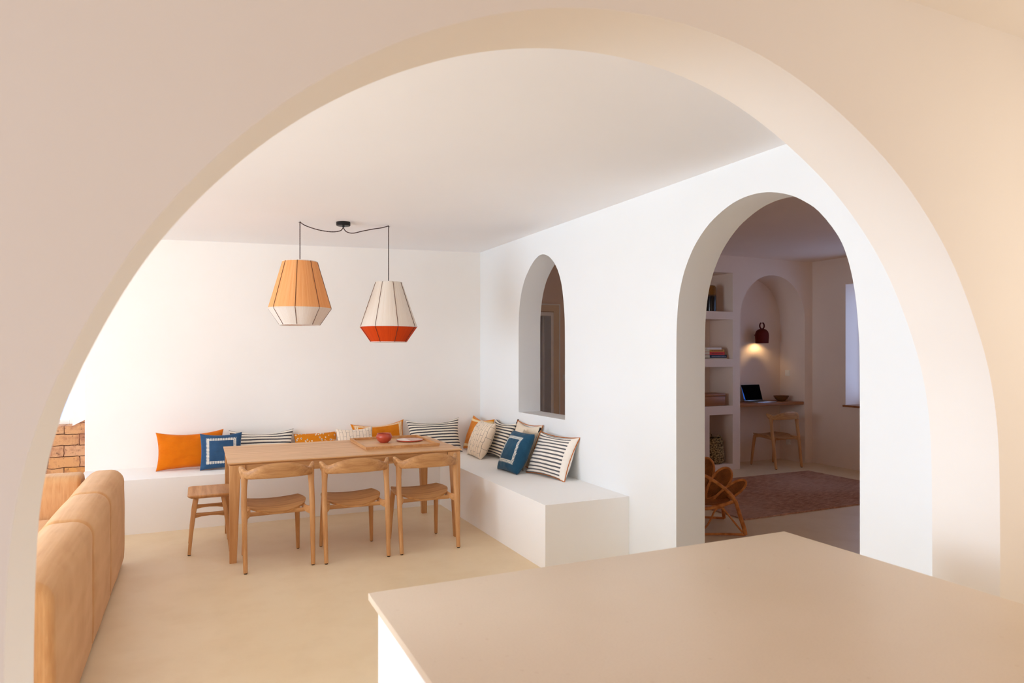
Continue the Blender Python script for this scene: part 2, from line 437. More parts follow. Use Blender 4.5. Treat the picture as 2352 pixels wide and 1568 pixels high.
outline = [(-4.6, 0)] + catmull(smooth_mid(ARCH, 1), 4) + [(3.25, 0), (3.25, 2.86), (-4.6, 2.86)]
bm = nb(); slab(bm, outline, [], lambda a, b, d: (a, 1.45+d, b), 0.2436)
struct(obj('wall_front', bm, M_arch), 'thick plaster wall pierced by the huge foreground arch', 'wall')

# right wall: arched doorway and arched niche window
DOOR = [(2.355, 0), (2.355, .8), (2.356, 1.5), (2.364, 1.7), (2.385, 1.885), (2.424, 2.045), (2.483, 2.175), (2.6, 2.32), (2.70, 2.397), (2.80, 2.452), (2.93, 2.495), (3.05, 2.512), (3.167, 2.508), (3.283, 2.483),
        (3.42, 2.425), (3.517, 2.36), (3.606, 2.275), (3.673, 2.18), (3.719, 2.09), (3.757, 1.975), (3.78, 1.828), (3.79, 1.6), (3.791, .8), (3.791, 0)]
NICH = [(5.36, .966), (5.36, 1.3), (5.362, 1.75), (5.372, 1.93), (5.405, 2.12), (5.45, 2.25), (5.53, 2.37), (5.64, 2.46), (5.76, 2.508), (5.87, 2.512), (5.98, 2.475), (6.09, 2.405), (6.2, 2.30), (6.275, 2.17), (6.32, 2.02), (6.335, 1.85), (6.336, 1.4), (6.336, .96)]
outline = [(1.69, 0)] + catmull(DOOR, 3) + [(7.8, 0), (7.8, 2.95), (1.69, 2.95)]
hole = catmull(NICH, 3)
bm = nb(); slab(bm, outline, [hole], lambda a, b, d: (3.0+d, a, b), 0.25)
# the study side of the same wall continues towards the camera
struct(obj('wall_right', bm, M_wall), 'bright white wall with an arched doorway and a tall arched opening', 'wall')
bm = nb(); box(bm, 3.0, 3.25, -0.2, 1.45, 0.0, 2.95)
# kitchen right wall with an added opening (seen by nobody from here, lets in sky and fill light)
bm.free(); bm = nb()
slab(bm, [(-3.1, 0), (1.45, 0), (1.45, 2.9), (-3.1, 2.9)], [[(-0.15, 1.0), (1.05, 1.0), (1.05, 2.4), (-0.15, 2.4)]], lambda a, b, d: (3.25+d, a, b), 0.15)
struct(obj('wall_kitchen_right', bm, M_arch, smooth=False), 'kitchen wall to the right of the camera', 'wall')
bm = nb()
slab(bm, [(-3.1, 0), (1.45, 0), (1.45, 2.9), (-3.1, 2.9)], [[(-0.8, 0.7), (1.2, 0.7), (1.2, 2.4), (-0.8, 2.4)]], lambda a, b, d: (-2.6-d, a, b), 0.15)
struct(obj('wall_kitchen_left', bm, M_arch, smooth=False), 'kitchen wall to the left of the camera', 'wall')
bm = nb(); slab(bm, [(-3.0, 0), (3.55, 0), (3.55, 2.9), (-3.0, 2.9)], [[(-0.2, 1.1), (1.0, 1.1), (1.0, 2.1), (-0.2, 2.1)]], lambda a, b, d: (a, -3.0-d, b), 0.2)
struct(obj('wall_kitchen_back', bm, M_arch, smooth=False), 'kitchen wall behind the camera', 'wall')

bm = nb(); box(bm, -0.954, 3.0, YB, YB+0.3, 0, 2.9)
struct(obj('wall_back', bm, M_back, smooth=False), 'plain white wall behind the dining bench and its cushions', 'wall')
# window wall with exposed bricks, far left
bm = nb(); slab(bm, [(-4.6, 0), (-.954, 0), (-.954, .947), (-1.056, .894), (-4.6, .894)], [], lambda a, b, d: (a, YB+.035+d, b), 0.3)
struct(obj('wall_brick', bm, M_brick, smooth=False), 'exposed tan brick parapet below the far left window', 'wall')
bm = nb(); slab(bm, [(-4.6, .894), (-2.5, .894), (-2.5, 2.3), (-1.056, 2.3), (-1.056, .894), (-.954, .947), (-.954, 2.9), (-4.6, 2.9)], [], lambda a, b, d: (a, YB+.03+d, b), 0.3)
struct(obj('wall_window', bm, M_back, smooth=False), 'plaster around the far left window above the bricks', 'wall')
win = bpy.data.objects.new('window_1', None); C.objects.link(win); win.location = (-1.778, YB+.24, 1.597)
struct(win, 'bright window above the exposed bricks at the far left', 'window')
bm = nb()
for a in ((-.722, -.672, -.703, .703), (.672, .722, -.703, .703), (-.03, .03, -.65, .65), (-.672, .672, .65, .703), (-.672, .672, -.703, -.66)):
    box(bm, a[0], a[1], -.025, .025, a[2], a[3], 0.004)
obj('window_frame', bm, M_white, win)
bm = nb(); box(bm, -.7, .7, -.004, .004, -.68, .68); obj('pane', bm, M_glass, win, False)
# left wall with two large openings
bm = nb(); slab(bm, [(1.69, 0), (7.75, 0), (7.75, 2.9), (1.69, 2.9)], [[(3.75, .05), (5.25, .05), (5.25, 2.35), (3.75, 2.35)], [(1.9, .05), (3.4, .05), (3.4, 2.35), (1.9, 2.35)]],
     lambda a, b, d: (-4.6-d, a, b), 0.2)
struct(obj('wall_left', bm, M_wall, smooth=False), 'window wall on the left side of the living area', 'wall')

# study walls
SY = 7.05
cx_, r_ = 7.249, 0.60
arch = [(6.648, 0), (6.648, 2.046)] + [(cx_-r_*math.cos(a*PI/24), 2.046+r_*math.sin(a*PI/24)) for a in range(1, 24)] + [(7.85, 2.046), (7.85, 0)]
outline = [(4.9, 0)] + arch + [(8.0, 0), (8.0, 2.9), (4.9, 2.9)]
def rect(a, b, c, d): return [(a, c), (b, c), (b, d), (a, d)]
bm = nb(); slab(bm, outline, [rect(5.5, 6.518, 2.12, 2.643), rect(5.5, 6.518, 1.489, 2.017), rect(5.5, 6.518, .862, 1.384), rect(6.124, 6.518, .08, .746)],
     lambda a, b, d: (a, SY+d, b), 0.46)
struct(obj('wall_study_back', bm, M_study), 'study wall with built in plaster shelves and an arched desk niche', 'wall')
bm = nb(); box(bm, 4.9, 8.35, SY+.455, SY+.6, 0, 2.9)
struct(obj('wall_niche_back', bm, M_study, smooth=False), 'back of the desk niche and of the plaster shelves', 'wall')
bm = nb(); slab(bm, [(-.2, 0), (7.06, 0), (7.06, 2.9), (-.2, 2.9)], [rect(5.1, 6.5, .86, 2.5)], lambda a, b, d: (8.0+d, a, b), 0.38)
struct(obj('wall_study_right', bm, M_study, smooth=False), 'far right study wall with a deep window reveal', 'wall')
bm = nb(); box(bm, 3.25, 9.0, -.35, -.2, 0, 2.9)
struct(obj('wall_study_front', bm, M_study, smooth=False), 'near end wall of the study', 'wall')
bm = nb(); box(bm, 7.975, 8.38, 5.06, 6.53, .835, .862, .004)
struct(obj('trim_1', bm, M_dwood), 'brown wooden sill of the study window', 'sill')
win = bpy.data.objects.new('window_2', None); C.objects.link(win); win.location = (8.33, 5.8, 1.68)
struct(win, 'study window seen at the right edge of the arched doorway', 'window')
bm = nb()
for a in ((-.70, -.64, -.815, .82), (.64, .70, -.815, .82), (-.03, .03, -.76, .76), (-.64, .64, .76, .82), (-.64, .64, -.815, -.76)):
    box(bm, -.02, .02, a[0], a[1], a[2], a[3], .004)
obj('window_frame', bm, M_white, win)
bm = nb(); box(bm, -.004, .004, -.67, .67, -.79, .79); obj('pane', bm, M_glass, win, False)
# hall end wall with the door, seen through the tall arched opening
HY = 7.6
bm = nb(); slab(bm, [(3.25, 0), (3.33, 0), (3.33, 2.08), (4.07, 2.08), (4.07, 0), (4.9, 0), (4.9, 2.9), (3.25, 2.9)], [], lambda a, b, d: (a, HY+d, b), 0.15)
struct(obj('wall_hall', bm, M_study, smooth=False), 'hall end wall around the white framed door', 'wall')
bm = nb(); box(bm, 3.1, 3.25, HY+.15, 10.1, 0, 2.9); box(bm, 4.6, 4.75, HY+.15, 10.1, 0, 2.9); box(bm, 3.1, 4.75, 10.0, 10.15, 0, 2.9)
struct(obj('wall_passage', bm, M_study, smooth=False), 'dim passage walls beyond the open door', 'wall')
dr = bpy.data.objects.new('door_1', None); C.objects.link(dr); dr.location = (3.675, HY, 0)
struct(dr, 'open door in a pale frame seen through the tall arched opening', 'door')
bm = nb(); slab(bm, [(-.42, 0), (-.345, 0), (-.345, 2.09), (.40, 2.09), (.40, 0), (.475, 0), (.475, 2.17), (-.42, 2.17)], [], lambda a, b, d: (a, -.03+d, b), 0.03)
obj('door_frame', bm, M_trimw, dr, False)
bm = nb(); slab(bm, [(-.345, 0), (-.33, 0), (-.33, 2.035), (.360, 2.035), (.360, 0), (.395, 0), (.395, 2.08), (-.345, 2.08)], [], lambda a, b, d: (a, d-.034, b), 0.18)
obj('door_lining', bm, M_doorp, dr, False)
bm = nb(); slab(bm, [(-.435, 0), (-.42, 0), (-.42, 2.17), (.475, 2.17), (.475, 0), (.492, 0), (.492, 2.187), (-.435, 2.187)], [], lambda a, b, d: (a, -.036+d, b), 0.036)
obj('outer_moulding', bm, M_doorp, dr, False)
bm = nb(); box(bm, .332, .374, .15, .85, .01, 2.05, .002)
leaf = obj('door_leaf', bm, M_doorp, dr, True)
bm = nb(); sweep(bm, [(.332, .77, 1.05), (.28, .77, 1.05), (.275, .75, 1.05), (.275, .65, 1.05)], .009, .009, 8)
obj('door_handle', bm, M_steel, leaf)
def wall_plate(name, loc, rz, label, cat, socket=False):
    t = thing(name, loc, label, cat, rz)
    bm = nb(); box(bm, -.042, .042, -.009, 0, -.042, .042, .003); obj('frame', bm, M_white, t)
    bm = nb()
    if socket:
        lathe(bm, [(0.004, 0.004), (.02, .004), (.024, -.004)], 20); bmesh.ops.rotate(bm, verts=bm.verts, matrix=Matrix.Rotation(PI/2, 3, 'X')); bmesh.ops.translate(bm, verts=bm.verts, vec=(0, -.010, 0))
    else: box(bm, -.03, .03, -.013, -.008, -.03, .03, .002)
    obj('socket' if socket else 'rocker', bm, M_white, t); return t
wall_plate('light_switch', (7.85, 7.36, 1.276), -PI/2, 'square white light switch on the side wall of the desk niche', 'switch')
wall_plate('wall_outlet', (7.85, 7.34, .27), -PI/2, 'small white socket low in the desk niche, below the desk top', 'socket', True)
wall_plate('light_switch', (4.26, HY, 1.25), 0, 'white switch beside the door seen through the tall arched opening', 'switch')

# ------------------------------------------------------------------ built in bench
bm = nb()
slab(bm, [(-.954, YB-.0003), (-.954, 6.71), (2.275, 6.71), (2.275, 4.355), (2.9997, 4.355), (2.9997, YB-.0003)], [], lambda a, b, d: (a, b, d), 0.47)
es = [e for e in bm.edges if all(v.co.z > .4 for v in e.verts) and len(e.link_faces) == 2 and abs(e.calc_face_angle(0)) > 1]
bmesh.ops.bevel(bm, geom=es, offset=.008, segments=2, affect='EDGES')
tag(obj('built_in_bench', bm, M_bench), 'low white L-shaped plaster bench built along the back and right walls', 'bench')

# ------------------------------------------------------------------ kitchen island
ki = thing('kitchen_island', (1.215, .34, 0), 'white kitchen island with a thin beige stone top filling the right foreground', 'kitchen island')
bm = nb(); box(bm, .455-1.215, 1.985-1.215, -1.2-.34, 1.875-.34, 0, .88, .002); obj('body', bm, M_island, ki)
bm = nb(); box(bm, .431-1.215, 2.0-1.215, -1.22-.34, 1.892-.34, .8802, .90, .002); tag(obj('worktop', bm, M_stone, ki), 'thin beige stone worktop')

# ------------------------------------------------------------------ sofa
def cushion_box(bm, x0, x1, y0, y1, z0, z1, r, bulge=0.012, seg=5):
    vs = box(bm, x0, x1, y0, y1, z0, z1, r, seg)
    bmesh.ops.subdivide_edges(bm, edges=[e for e in bm.edges if e.calc_length() > .12], cuts=7, use_grid_fill=True)
    c = Vector(((x0+x1)/2, (y0+y1)/2, (z0+z1)/2)); h = Vector(((x1-x0)/2, (y1-y0)/2, (z1-z0)/2))
    for v in bm.verts:
        d = v.co-c; q = [min(1, abs(d[i])/h[i]) for i in range(3)]
        for i in range(3):
            j, k = (i+1) % 3, (i+2) % 3
            if q[i] > .6: v.co[i] += math.copysign(bulge*(1-q[j]**2)*(1-q[k]**2), d[i])
        nv = noise.noise(v.co*5)*.004
        v.co += Vector((nv, nv, nv))
SX = -0.49
sofa = thing('sofa', (SX, 4.45, 0), 'tan corduroy corner sofa with its back turned to the dining table', 'sofa')
def profile(x0, x1, z0, z1, rt, rb, n=7):
    out = []
    for cx, cz, r, a0 in ((x1-rb, z0+rb, rb, -90), (x1-rt, z1-rt, rt, 0), (x0+rt, z1-rt, rt, 90), (x0+rb, z0+rb, rb, 180)):
        for k in range(n): a = math.radians(a0+90*k/(n-1)); out.append((cx+r*math.cos(a), cz+r*math.sin(a)))
    return out
def spart(name, x0, x1, y0, y1, z0, z1, rt, along='y', re=.028, bulge=.014):
    bm = nb()
    if along == 'y': A0, A1, B0, B1 = x0, x1, y0, y1
    else: A0, A1, B0, B1 = y0, y1, x0, x1
    base = profile(A0, A1, z0, z1, rt, min(.02, rt))
    # refine long straight edges so that the upholstery can swell
    P = []
    for i, p in enumerate(base):
        q = base[(i+1) % len(base)]; d = math.hypot(q[0]-p[0], q[1]-p[1]); m = max(1, int(d/.05))
        for k in range(m): P.append((p[0]+(q[0]-p[0])*k/m, p[1]+(q[1]-p[1])*k/m))
    ca, cz = (A0+A1)/2, (z0+z1)/2; ha, hz = (A1-A0)/2, (z1-z0)/2
    st = [(B0+re*(1-math.cos(k*PI/12)), re*(1-math.sin(k*PI/12))) for k in range(7)]
    st += [(B0+re+(B1-B0-2*re)*k/14, 0) for k in range(1, 14)]
    st += [(B1-re*(1-math.cos(k*PI/12)), re*(1-math.sin(k*PI/12))) for k in range(6, -1, -1)]
    rings = []
    for yb, ins in st:
        s_ = (yb-B0)/(B1-B0); bl = bulge*min(1, 4*s_*(1-s_)+.15)
        rg = []
        for (pa, pz) in P:
            fa = (pa-ca)/ha; fz = (pz-cz)/hz
            a_ = ca + (pa-ca)*(ha-ins)/ha + math.copysign(bl*(1-fz*fz), fa)*min(1, abs(fa)*1.2)
            z_ = cz + (pz-cz)*(hz-ins)/hz + (bl*(1-fa*fa) if fz > .5 else 0)
            wv = .0035*noise.noise(Vector((a_*7, yb*7, z_*7)))
            v = (a_+wv, yb, z_+wv) if along == 'y' else (yb, a_+wv, z_+wv)
            rg.append(bm.verts.new((v[0]-SX, v[1]-4.45, v[2])))
        rings.append(rg)
    n = len(P)
    for r0, r1 in zip(rings, rings[1:]):
        for j in range(n): bm.faces.new((r0[j], r0[(j+1) % n], r1[(j+1) % n], r1[j]))
    bm.faces.new(rings[0][::-1]); bm.faces.new(rings[-1])
    return obj(name, bm, M_sofa, sofa)
spart('backrest', -.745, SX-.01, 4.932, 5.84, .03, .70, .085)
spart('backrest', -.745, SX-.01, 4.156, 4.914, .03, .70, .085)
spart('backrest', -.745, SX-.01, 3.09, 4.138, .03, .70, .085)
spart('backrest', -2.7, -.747, 5.58, 5.82, .03, .71, .06, 'x', bulge=.006)
spart('base', -2.7, -.765, 4.62, 5.565, .03, .24, .02, bulge=0)
spart('base', -1.75, -.765, 3.10, 4.61, .03, .24, .02, bulge=0)
spart('seat_cushion', -1.76, -.77, 4.63, 5.56, .245, .43, .04)
spart('seat_cushion', -2.7, -1.77, 4.63, 5.56, .245, .43, .04)
spart('seat_cushion', -1.76, -.77, 3.87, 4.62, .245, .43, .04)
spart('seat_cushion', -1.76, -.77, 3.10, 3.86, .245, .43, .04)
for x in (-.6, -2.55):
    for y in (3.3, 5.5):
        x2 = -1.65 if x < -2 and y < 4 else x
        bm = nb(); lathe(bm, [(.022, 0), (.026, .035)], 12, x2-SX, y-4.45); obj('foot', bm, M_black, sofa)

# ------------------------------------------------------------------ dining table
TX0, TX1, TY0, TY1 = .20, 2.05, 5.46, 6.46
tbl = thing('dining_table', ((TX0+TX1)/2, (TY0+TY1)/2, 0), 'long pale oak dining table with squared tapering legs and rounded leg corners', 'table')
hx, hy = (TX1-TX0)/2, (TY1-TY0)/2
bm = nb()
def ringv(x, y, z): return [bm.verts.new(p) for p in ((-x, -y, z), (x, -y, z), (x, y, z), (-x, y, z))]
r0 = ringv(hx-.03, hy-.03, .722); r1 = ringv(hx, hy, .742); r2 = ringv(hx, hy, .75)
for a, b in ((r0, r1), (r1, r2)):
    for j in range(4): bm.faces.new((a[j], a[(j+1) % 4], b[(j+1) % 4], b[j]))
bm.faces.new(r0[::-1]); bm.faces.new(r2)
obj('tabletop', bm, M_oakx, tbl)
LW, LB = .075, .05
for sx in (-1, 1):
    for sy in (-1, 1):
        bm = nb()
        xo, yo = hx-.012, hy-.012   # outer corner stays vertical, inner faces taper
        prev = None
        prof = [(0, LB, .03), (.62, LW, LW), (.655, LW+.012, LW+.012), (.675, LW+.035, LW+.03), (.7285, LW+.036, LW+.031)]
        for z, lw, ld in prof:
            ld = max(ld, .045)
            rg = [bm.verts.new(p) for p in ((sx*xo, sy*yo, z), (sx*(xo-lw), sy*yo, z), (sx*(xo-lw), sy*(yo-ld), z), (sx*xo, sy*(yo-ld), z))]
            if prev:
                for j in range(4): bm.faces.new((prev[j], prev[(j+1) % 4], rg[(j+1) % 4], rg[j]))
            else: bm.faces.new(rg)
            prev = rg
        bm.faces.new(prev)
        bmesh.ops.bevel(bm, geom=[e for e in bm.edges if abs(e.verts[0].co.z-e.verts[1].co.z) > .02], offset=.004, segments=2, affect='EDGES')
        obj('leg', bm, M_oakz, tbl)
for sy in (-1, 1):
    bm = nb(); box(bm, -hx+.124, hx-.124, sy*(hy-.032)-.010, sy*(hy-.032)+.010, .662, .7272, .001); obj('apron', bm, M_oakr, tbl)
for sx in (-1, 1):
    bm = nb(); box(bm, sx*(hx-.032)-.010, sx*(hx-.032)+.010, -hy+.12, hy-.12, .662, .7272, .001); obj('apron', bm, M_oaky, tbl)

bm = nb(); box(bm, hx-.124, hx-.118, -hy+.0195, -hy+.04, .668, .726); obj('joint_strip', bm, M_black, tbl, False)  # thin black strip at the joint between front apron and right leg

# ------------------------------------------------------------------ chairs
def make_chair(loc, label, rz=0):
    t = thing('dining_chair', loc, label, 'chair', rz)
    RX = .238
    def S(v): return v
    # seat: dished, rounded trapezoid; y from .09 (back) to .50 (front)
    bm = nb(); nx, ny = 20, 16; top = []; bot = []
    for j in range(ny+1):
        b = j/ny*2-1; rt = []; rb = []
        for i in range(nx+1):
            a = i/nx*2-1
            # square -> squircle mapping
            x = a*math.sqrt(max(0, 1-.5*b*b*.55)); y = b*math.sqrt(max(0, 1-.5*a*a*(1.15 if b < 0 else .6)))
            wdt = .222 + .012*(y+1)/2
            X = x*wdt; Y = .285 + y*.208
            z = .447 - .034*(1-(a*a))*(.6 + .4*(1-b)/2) - .012*max(0, -b)**2
            rt.append(bm.verts.new((X, Y, z))); rb.append(bm.verts.new((X*.985, .285+y*.205, z-.015)))
        top.append(rt); bot.append(rb)
    for g_, fl in ((top, 0), (bot, 1)):
        for j in range(ny):
            for i in range(nx):
                q = (g_[j][i], g_[j][i+1], g_[j+1][i+1], g_[j+1][i]); bm.faces.new(q if not fl else q[::-1])
    edge = [(0, i) for i in range(nx)] + [(j, nx) for j in range(ny)] + [(ny, i) for i in range(nx, 0, -1)] + [(j, 0) for j in range(ny, 0, -1)]
    for k in range(len(edge)):
        (j0, i0), (j1, i1) = edge[k], edge[(k+1) % len(edge)]
        bm.faces.new((top[j0][i0], bot[j0][i0], bot[j1][i1], top[j1][i1]))
    obj('seat', bm, M_oakr, t)
    for sx in (-1, 1):
        # rear leg, floor to back rail
        P = catmull([(sx*(RX-.004), 0, .006), (sx*(RX-.002), .022, .15), (sx*RX, .052, .38), (sx*RX, .070, .50), (sx*(RX-.003), .084, .62), (sx*(RX-.006), .090, .69)], 4)
        n_ = len(P); wd = []
        for p in P:
            z = p[2]; wd.append(.0150 + .0045*min(1, z/.4) + (.006*max(0, (z-.60)/.09)))
        bm = nb(); sweep(bm, P, wd, [q*1.12 for q in wd], 12, 2.6, up=Vector((0, 1, 0)))
        lg = obj('leg', bm, M_oakz, t)
        bm = nb(); lathe(bm, [(.011, 0), (.011, .007)], 12, sx*(RX-.004), 0); obj('foot_pad', bm, M_pad, lg)
        # front leg
        P = catmull([(sx*.205, .485, .006), (sx*.200, .470, .15), (sx*.193, .448, .32), (sx*.188, .435, .418)], 4)
        wd = [.0135+.007*min(1, p[2]/.4) for p in P]
        bm = nb(); sweep(bm, P, wd, wd, 12, 2.6, up=Vector((0, 1, 0)))
        lg = obj('leg', bm, M_oakz, t)
        bm = nb(); lathe(bm, [(.010, 0), (.010, .007)], 12, sx*.205, .485); obj('foot_pad', bm, M_pad, lg)
        # side rail between the legs with a flared joint
        P = catmull([(sx*(RX-.002), .052, .395), (sx*(RX-.035), .10, .402), (sx*.195, .20, .411), (sx*.19, .33, .417), (sx*.188, .44, .414)], 4)
        hh = [.034 - .015*min(1, i/6) for i in range(len(P))]
        bm = nb(); sweep(bm, P, [.011]*len(P), hh, 10, 3.0); obj('side_rail', bm, M_oaky, t)
    P = [(x, .12+.0*abs(x), .392) for x in (-.195, -.1, 0, .1, .195)]
    bm = nb(); sweep(bm, P, .010, .016, 10, 3.0); obj('cross_rail', bm, M_oakr, t)
    P = [(x, .43, .402) for x in (-.185, -.09, 0, .09, .185)]
    bm = nb(); sweep(bm, P, .010, .016, 10, 3.0); obj('cross_rail', bm, M_oakr, t)
    # back rail: curved band with raised tips that run forward past the posts
    half = [(0, -.024, .722, .055, .0115), (.05, -.022, .721, .054, .0115), (.10, -.014, .716, .050, .0120), (.15, .004, .708, .043, .0135), (.19, .032, .697, .035, .0160),
            (.218, .062, .691, .031, .0190), (.236, .090, .696, .034, .0200), (.247, .116, .712, .029, .0165), (.255, .138, .727, .020, .013), (.259, .152, .733, .012, .009)]
    full = [(-a, b, c, d, e) for a, b, c, d, e in half[:0:-1]] + half
    F = catmull(full, 4)
    bm = nb(); sweep(bm, [f[:3] for f in F], [f[4] for f in F], [f[3] for f in F], 16, 2.8)
    obj('backrest', bm, M_oakr, t)
    return t
ch = make_chair((.54, 5.185, 0), 'oak dining chair at the left of the table front, nearest the stool', rz=math.radians(2))
for x, y, r, lb in ((1.10, 5.165, -1, 'oak dining chair in the middle of the three along the table front'),
                    (1.672, 5.16, 0, 'oak dining chair at the right end of the table front, nearest the right wall')):
    c = copy_tree(ch); c.location = (x, y, 0); c.rotation_euler = (0, 0, math.radians(r)); c['label'] = lb
for o in [o for o in C.objects if o.name.startswith('dining_chair') and o.parent is None]: o['group'] = 'oak chairs along the table front'
c = copy_tree(ch); c.location = (7.28, 6.80, 0); c.rotation_euler = (0, 0, math.radians(0)); c['label'] = 'oak chair with a curved back rail standing at the desk in the study'
c['category'] = 'chair'
if 'group' in c: del c['group']

# stool at the left end of the table
st = thing('stool', (.085, 6.02, 0), 'backless oak stool standing at the left end of the dining table', 'stool')
bm = nb()
def rrect(hx_, hy_, r, n=6):
    P = []
    for cx, cy, a0 in ((hx_-r, -hy_+r, -90), (hx_-r, hy_-r, 0), (-hx_+r, hy_-r, 90), (-hx_+r, -hy_+r, 180)):
        for k in range(n+1): a = math.radians(a0+90*k/n); P.append((cx+r*math.cos(a), cy+r*math.sin(a)))
    return P
rg_ = []
for ins, z_ in ((.022, .435), (.006, .446), (0, .454), (0, .461), (.003, .465), (.10, .462)):
    rg_.append([bm.verts.new((x, y, z_)) for x, y in rrect(.16-ins, .21-ins, .035)])
for r0_, r1_ in zip(rg_, rg_[1:]):
    for j in range(len(r0_)): bm.faces.new((r0_[j], r0_[(j+1) % len(r0_)], r1_[(j+1) % len(r0_)], r1_[j]))
bm.faces.new(rg_[0][::-1]); bm.faces.new(rg_[-1])
obj('seat', bm, M_oaky, st)
for sx in (-1, 1):
    for sy in (-1, 1):
        P = [(sx*.148, sy*.19, .006), (sx*.135, sy*.18, .15), (sx*.118, sy*.165, .30), (sx*.095, sy*.15, .437)]
        bm = nb(); sweep(bm, P, [.012, .014, .016, .016], [.012, .015, .016, .016], 12, 3.0, up=Vector((0, 1, 0)))
        lg = obj('leg', bm, M_oakz, st)
        bm = nb(); lathe(bm, [(.011, 0), (.011, .007)], 12, sx*.148, sy*.19); obj('foot_pad', bm, M_pad, lg)
for sy in (-1, 1):
    P = [(x, sy*.165, .30+.006*(1-(x/.118)**2)) for x in (-.115, -.06, 0, .06, .115)]
    bm = nb(); sweep(bm, P, [.009]*5, [.022, .015, .013, .015, .022], 10, 3.0); obj('stretcher', bm, M_oakr, st)

# ------------------------------------------------------------------ things on the table
TZ = .75
tr = thing('serving_tray', (1.605, 6.03, TZ), 'square oak tray with a low rim lying on the right half of the table', 'tray')
bm = nb(); box(bm, -.32, .32, -.33, .33, 0, .008, .001); obj('base', bm, M_oakx, tr)
bm = nb()
slab(bm, [(-.325, -.335), (.325, -.335), (.325, .335), (-.325, .335)], [[(-.307, -.317), (.307, -.317), (.307, .317), (-.307, .317)]], lambda a, b, d: (a, b, d+.0082), .020)
obj('rim', bm, M_oaky, tr, False)
bm = nb()
lathe(bm, [(.004, .0), (.035, .0), (.058, .018), (.071, .045), (.069, .064), (.061, .076), (.063, .083), (.058, .083), (.056, .075), (.063, .062), (.064, .045), (.05, .022), (.02, .012), (.004, .011)], 40)
b = tag(obj('bowl', bm, M_terra), 'small rounded terracotta bowl standing on the oak tray', 'bowl'); b.location = (1.53, 6.08, TZ+.0085)
pl = thing('plate', (1.775, 6.10, TZ+.0085), 'flat round plate on the tray, half white and half pink with a red rim', 'plate')
def halfdisc(bm, R, x0, x1, z0, z1, n=48):
    pts = []
    a0 = math.acos(max(-1, min(1, x0/R))); a1 = math.acos(max(-1, min(1, x1/R)))
    up_ = [(R*math.cos(a1+(a0-a1)*k/n), R*math.sin(a1+(a0-a1)*k/n)) for k in range(n+1)]
    lo_ = [(x, -y) for x, y in reversed(up_)]
    P = [p for i, p in enumerate(up_+lo_) if i == 0 or (Vector(p)-Vector((up_+lo_)[i-1])).length > 1e-5]
    if (Vector(P[0])-Vector(P[-1])).length < 1e-5: P.pop()
    slab(bm, P, [], lambda a, b, d: (a, b, z0+d), z1-z0)
bm = nb(); halfdisc(bm, .116, -.116, -.02, .006, .0125); tag(obj('plate_half', bm, M_plate_w, pl, False), 'white glazed half')
bm = nb(); halfdisc(bm, .116, -.0198, .116, .006, .0125); tag(obj('plate_half', bm, M_plate_p, pl, False), 'dusty pink glazed half')
bm = nb(); lathe(bm, [(.004, 0), (.08, 0), (.119, .004), (.121, .010), (.119, .0135), (.1165, .0128), (.1163, .0058), (.004, .0058)], 48); tag(obj('rim', bm, M_terra, pl), 'red rim')

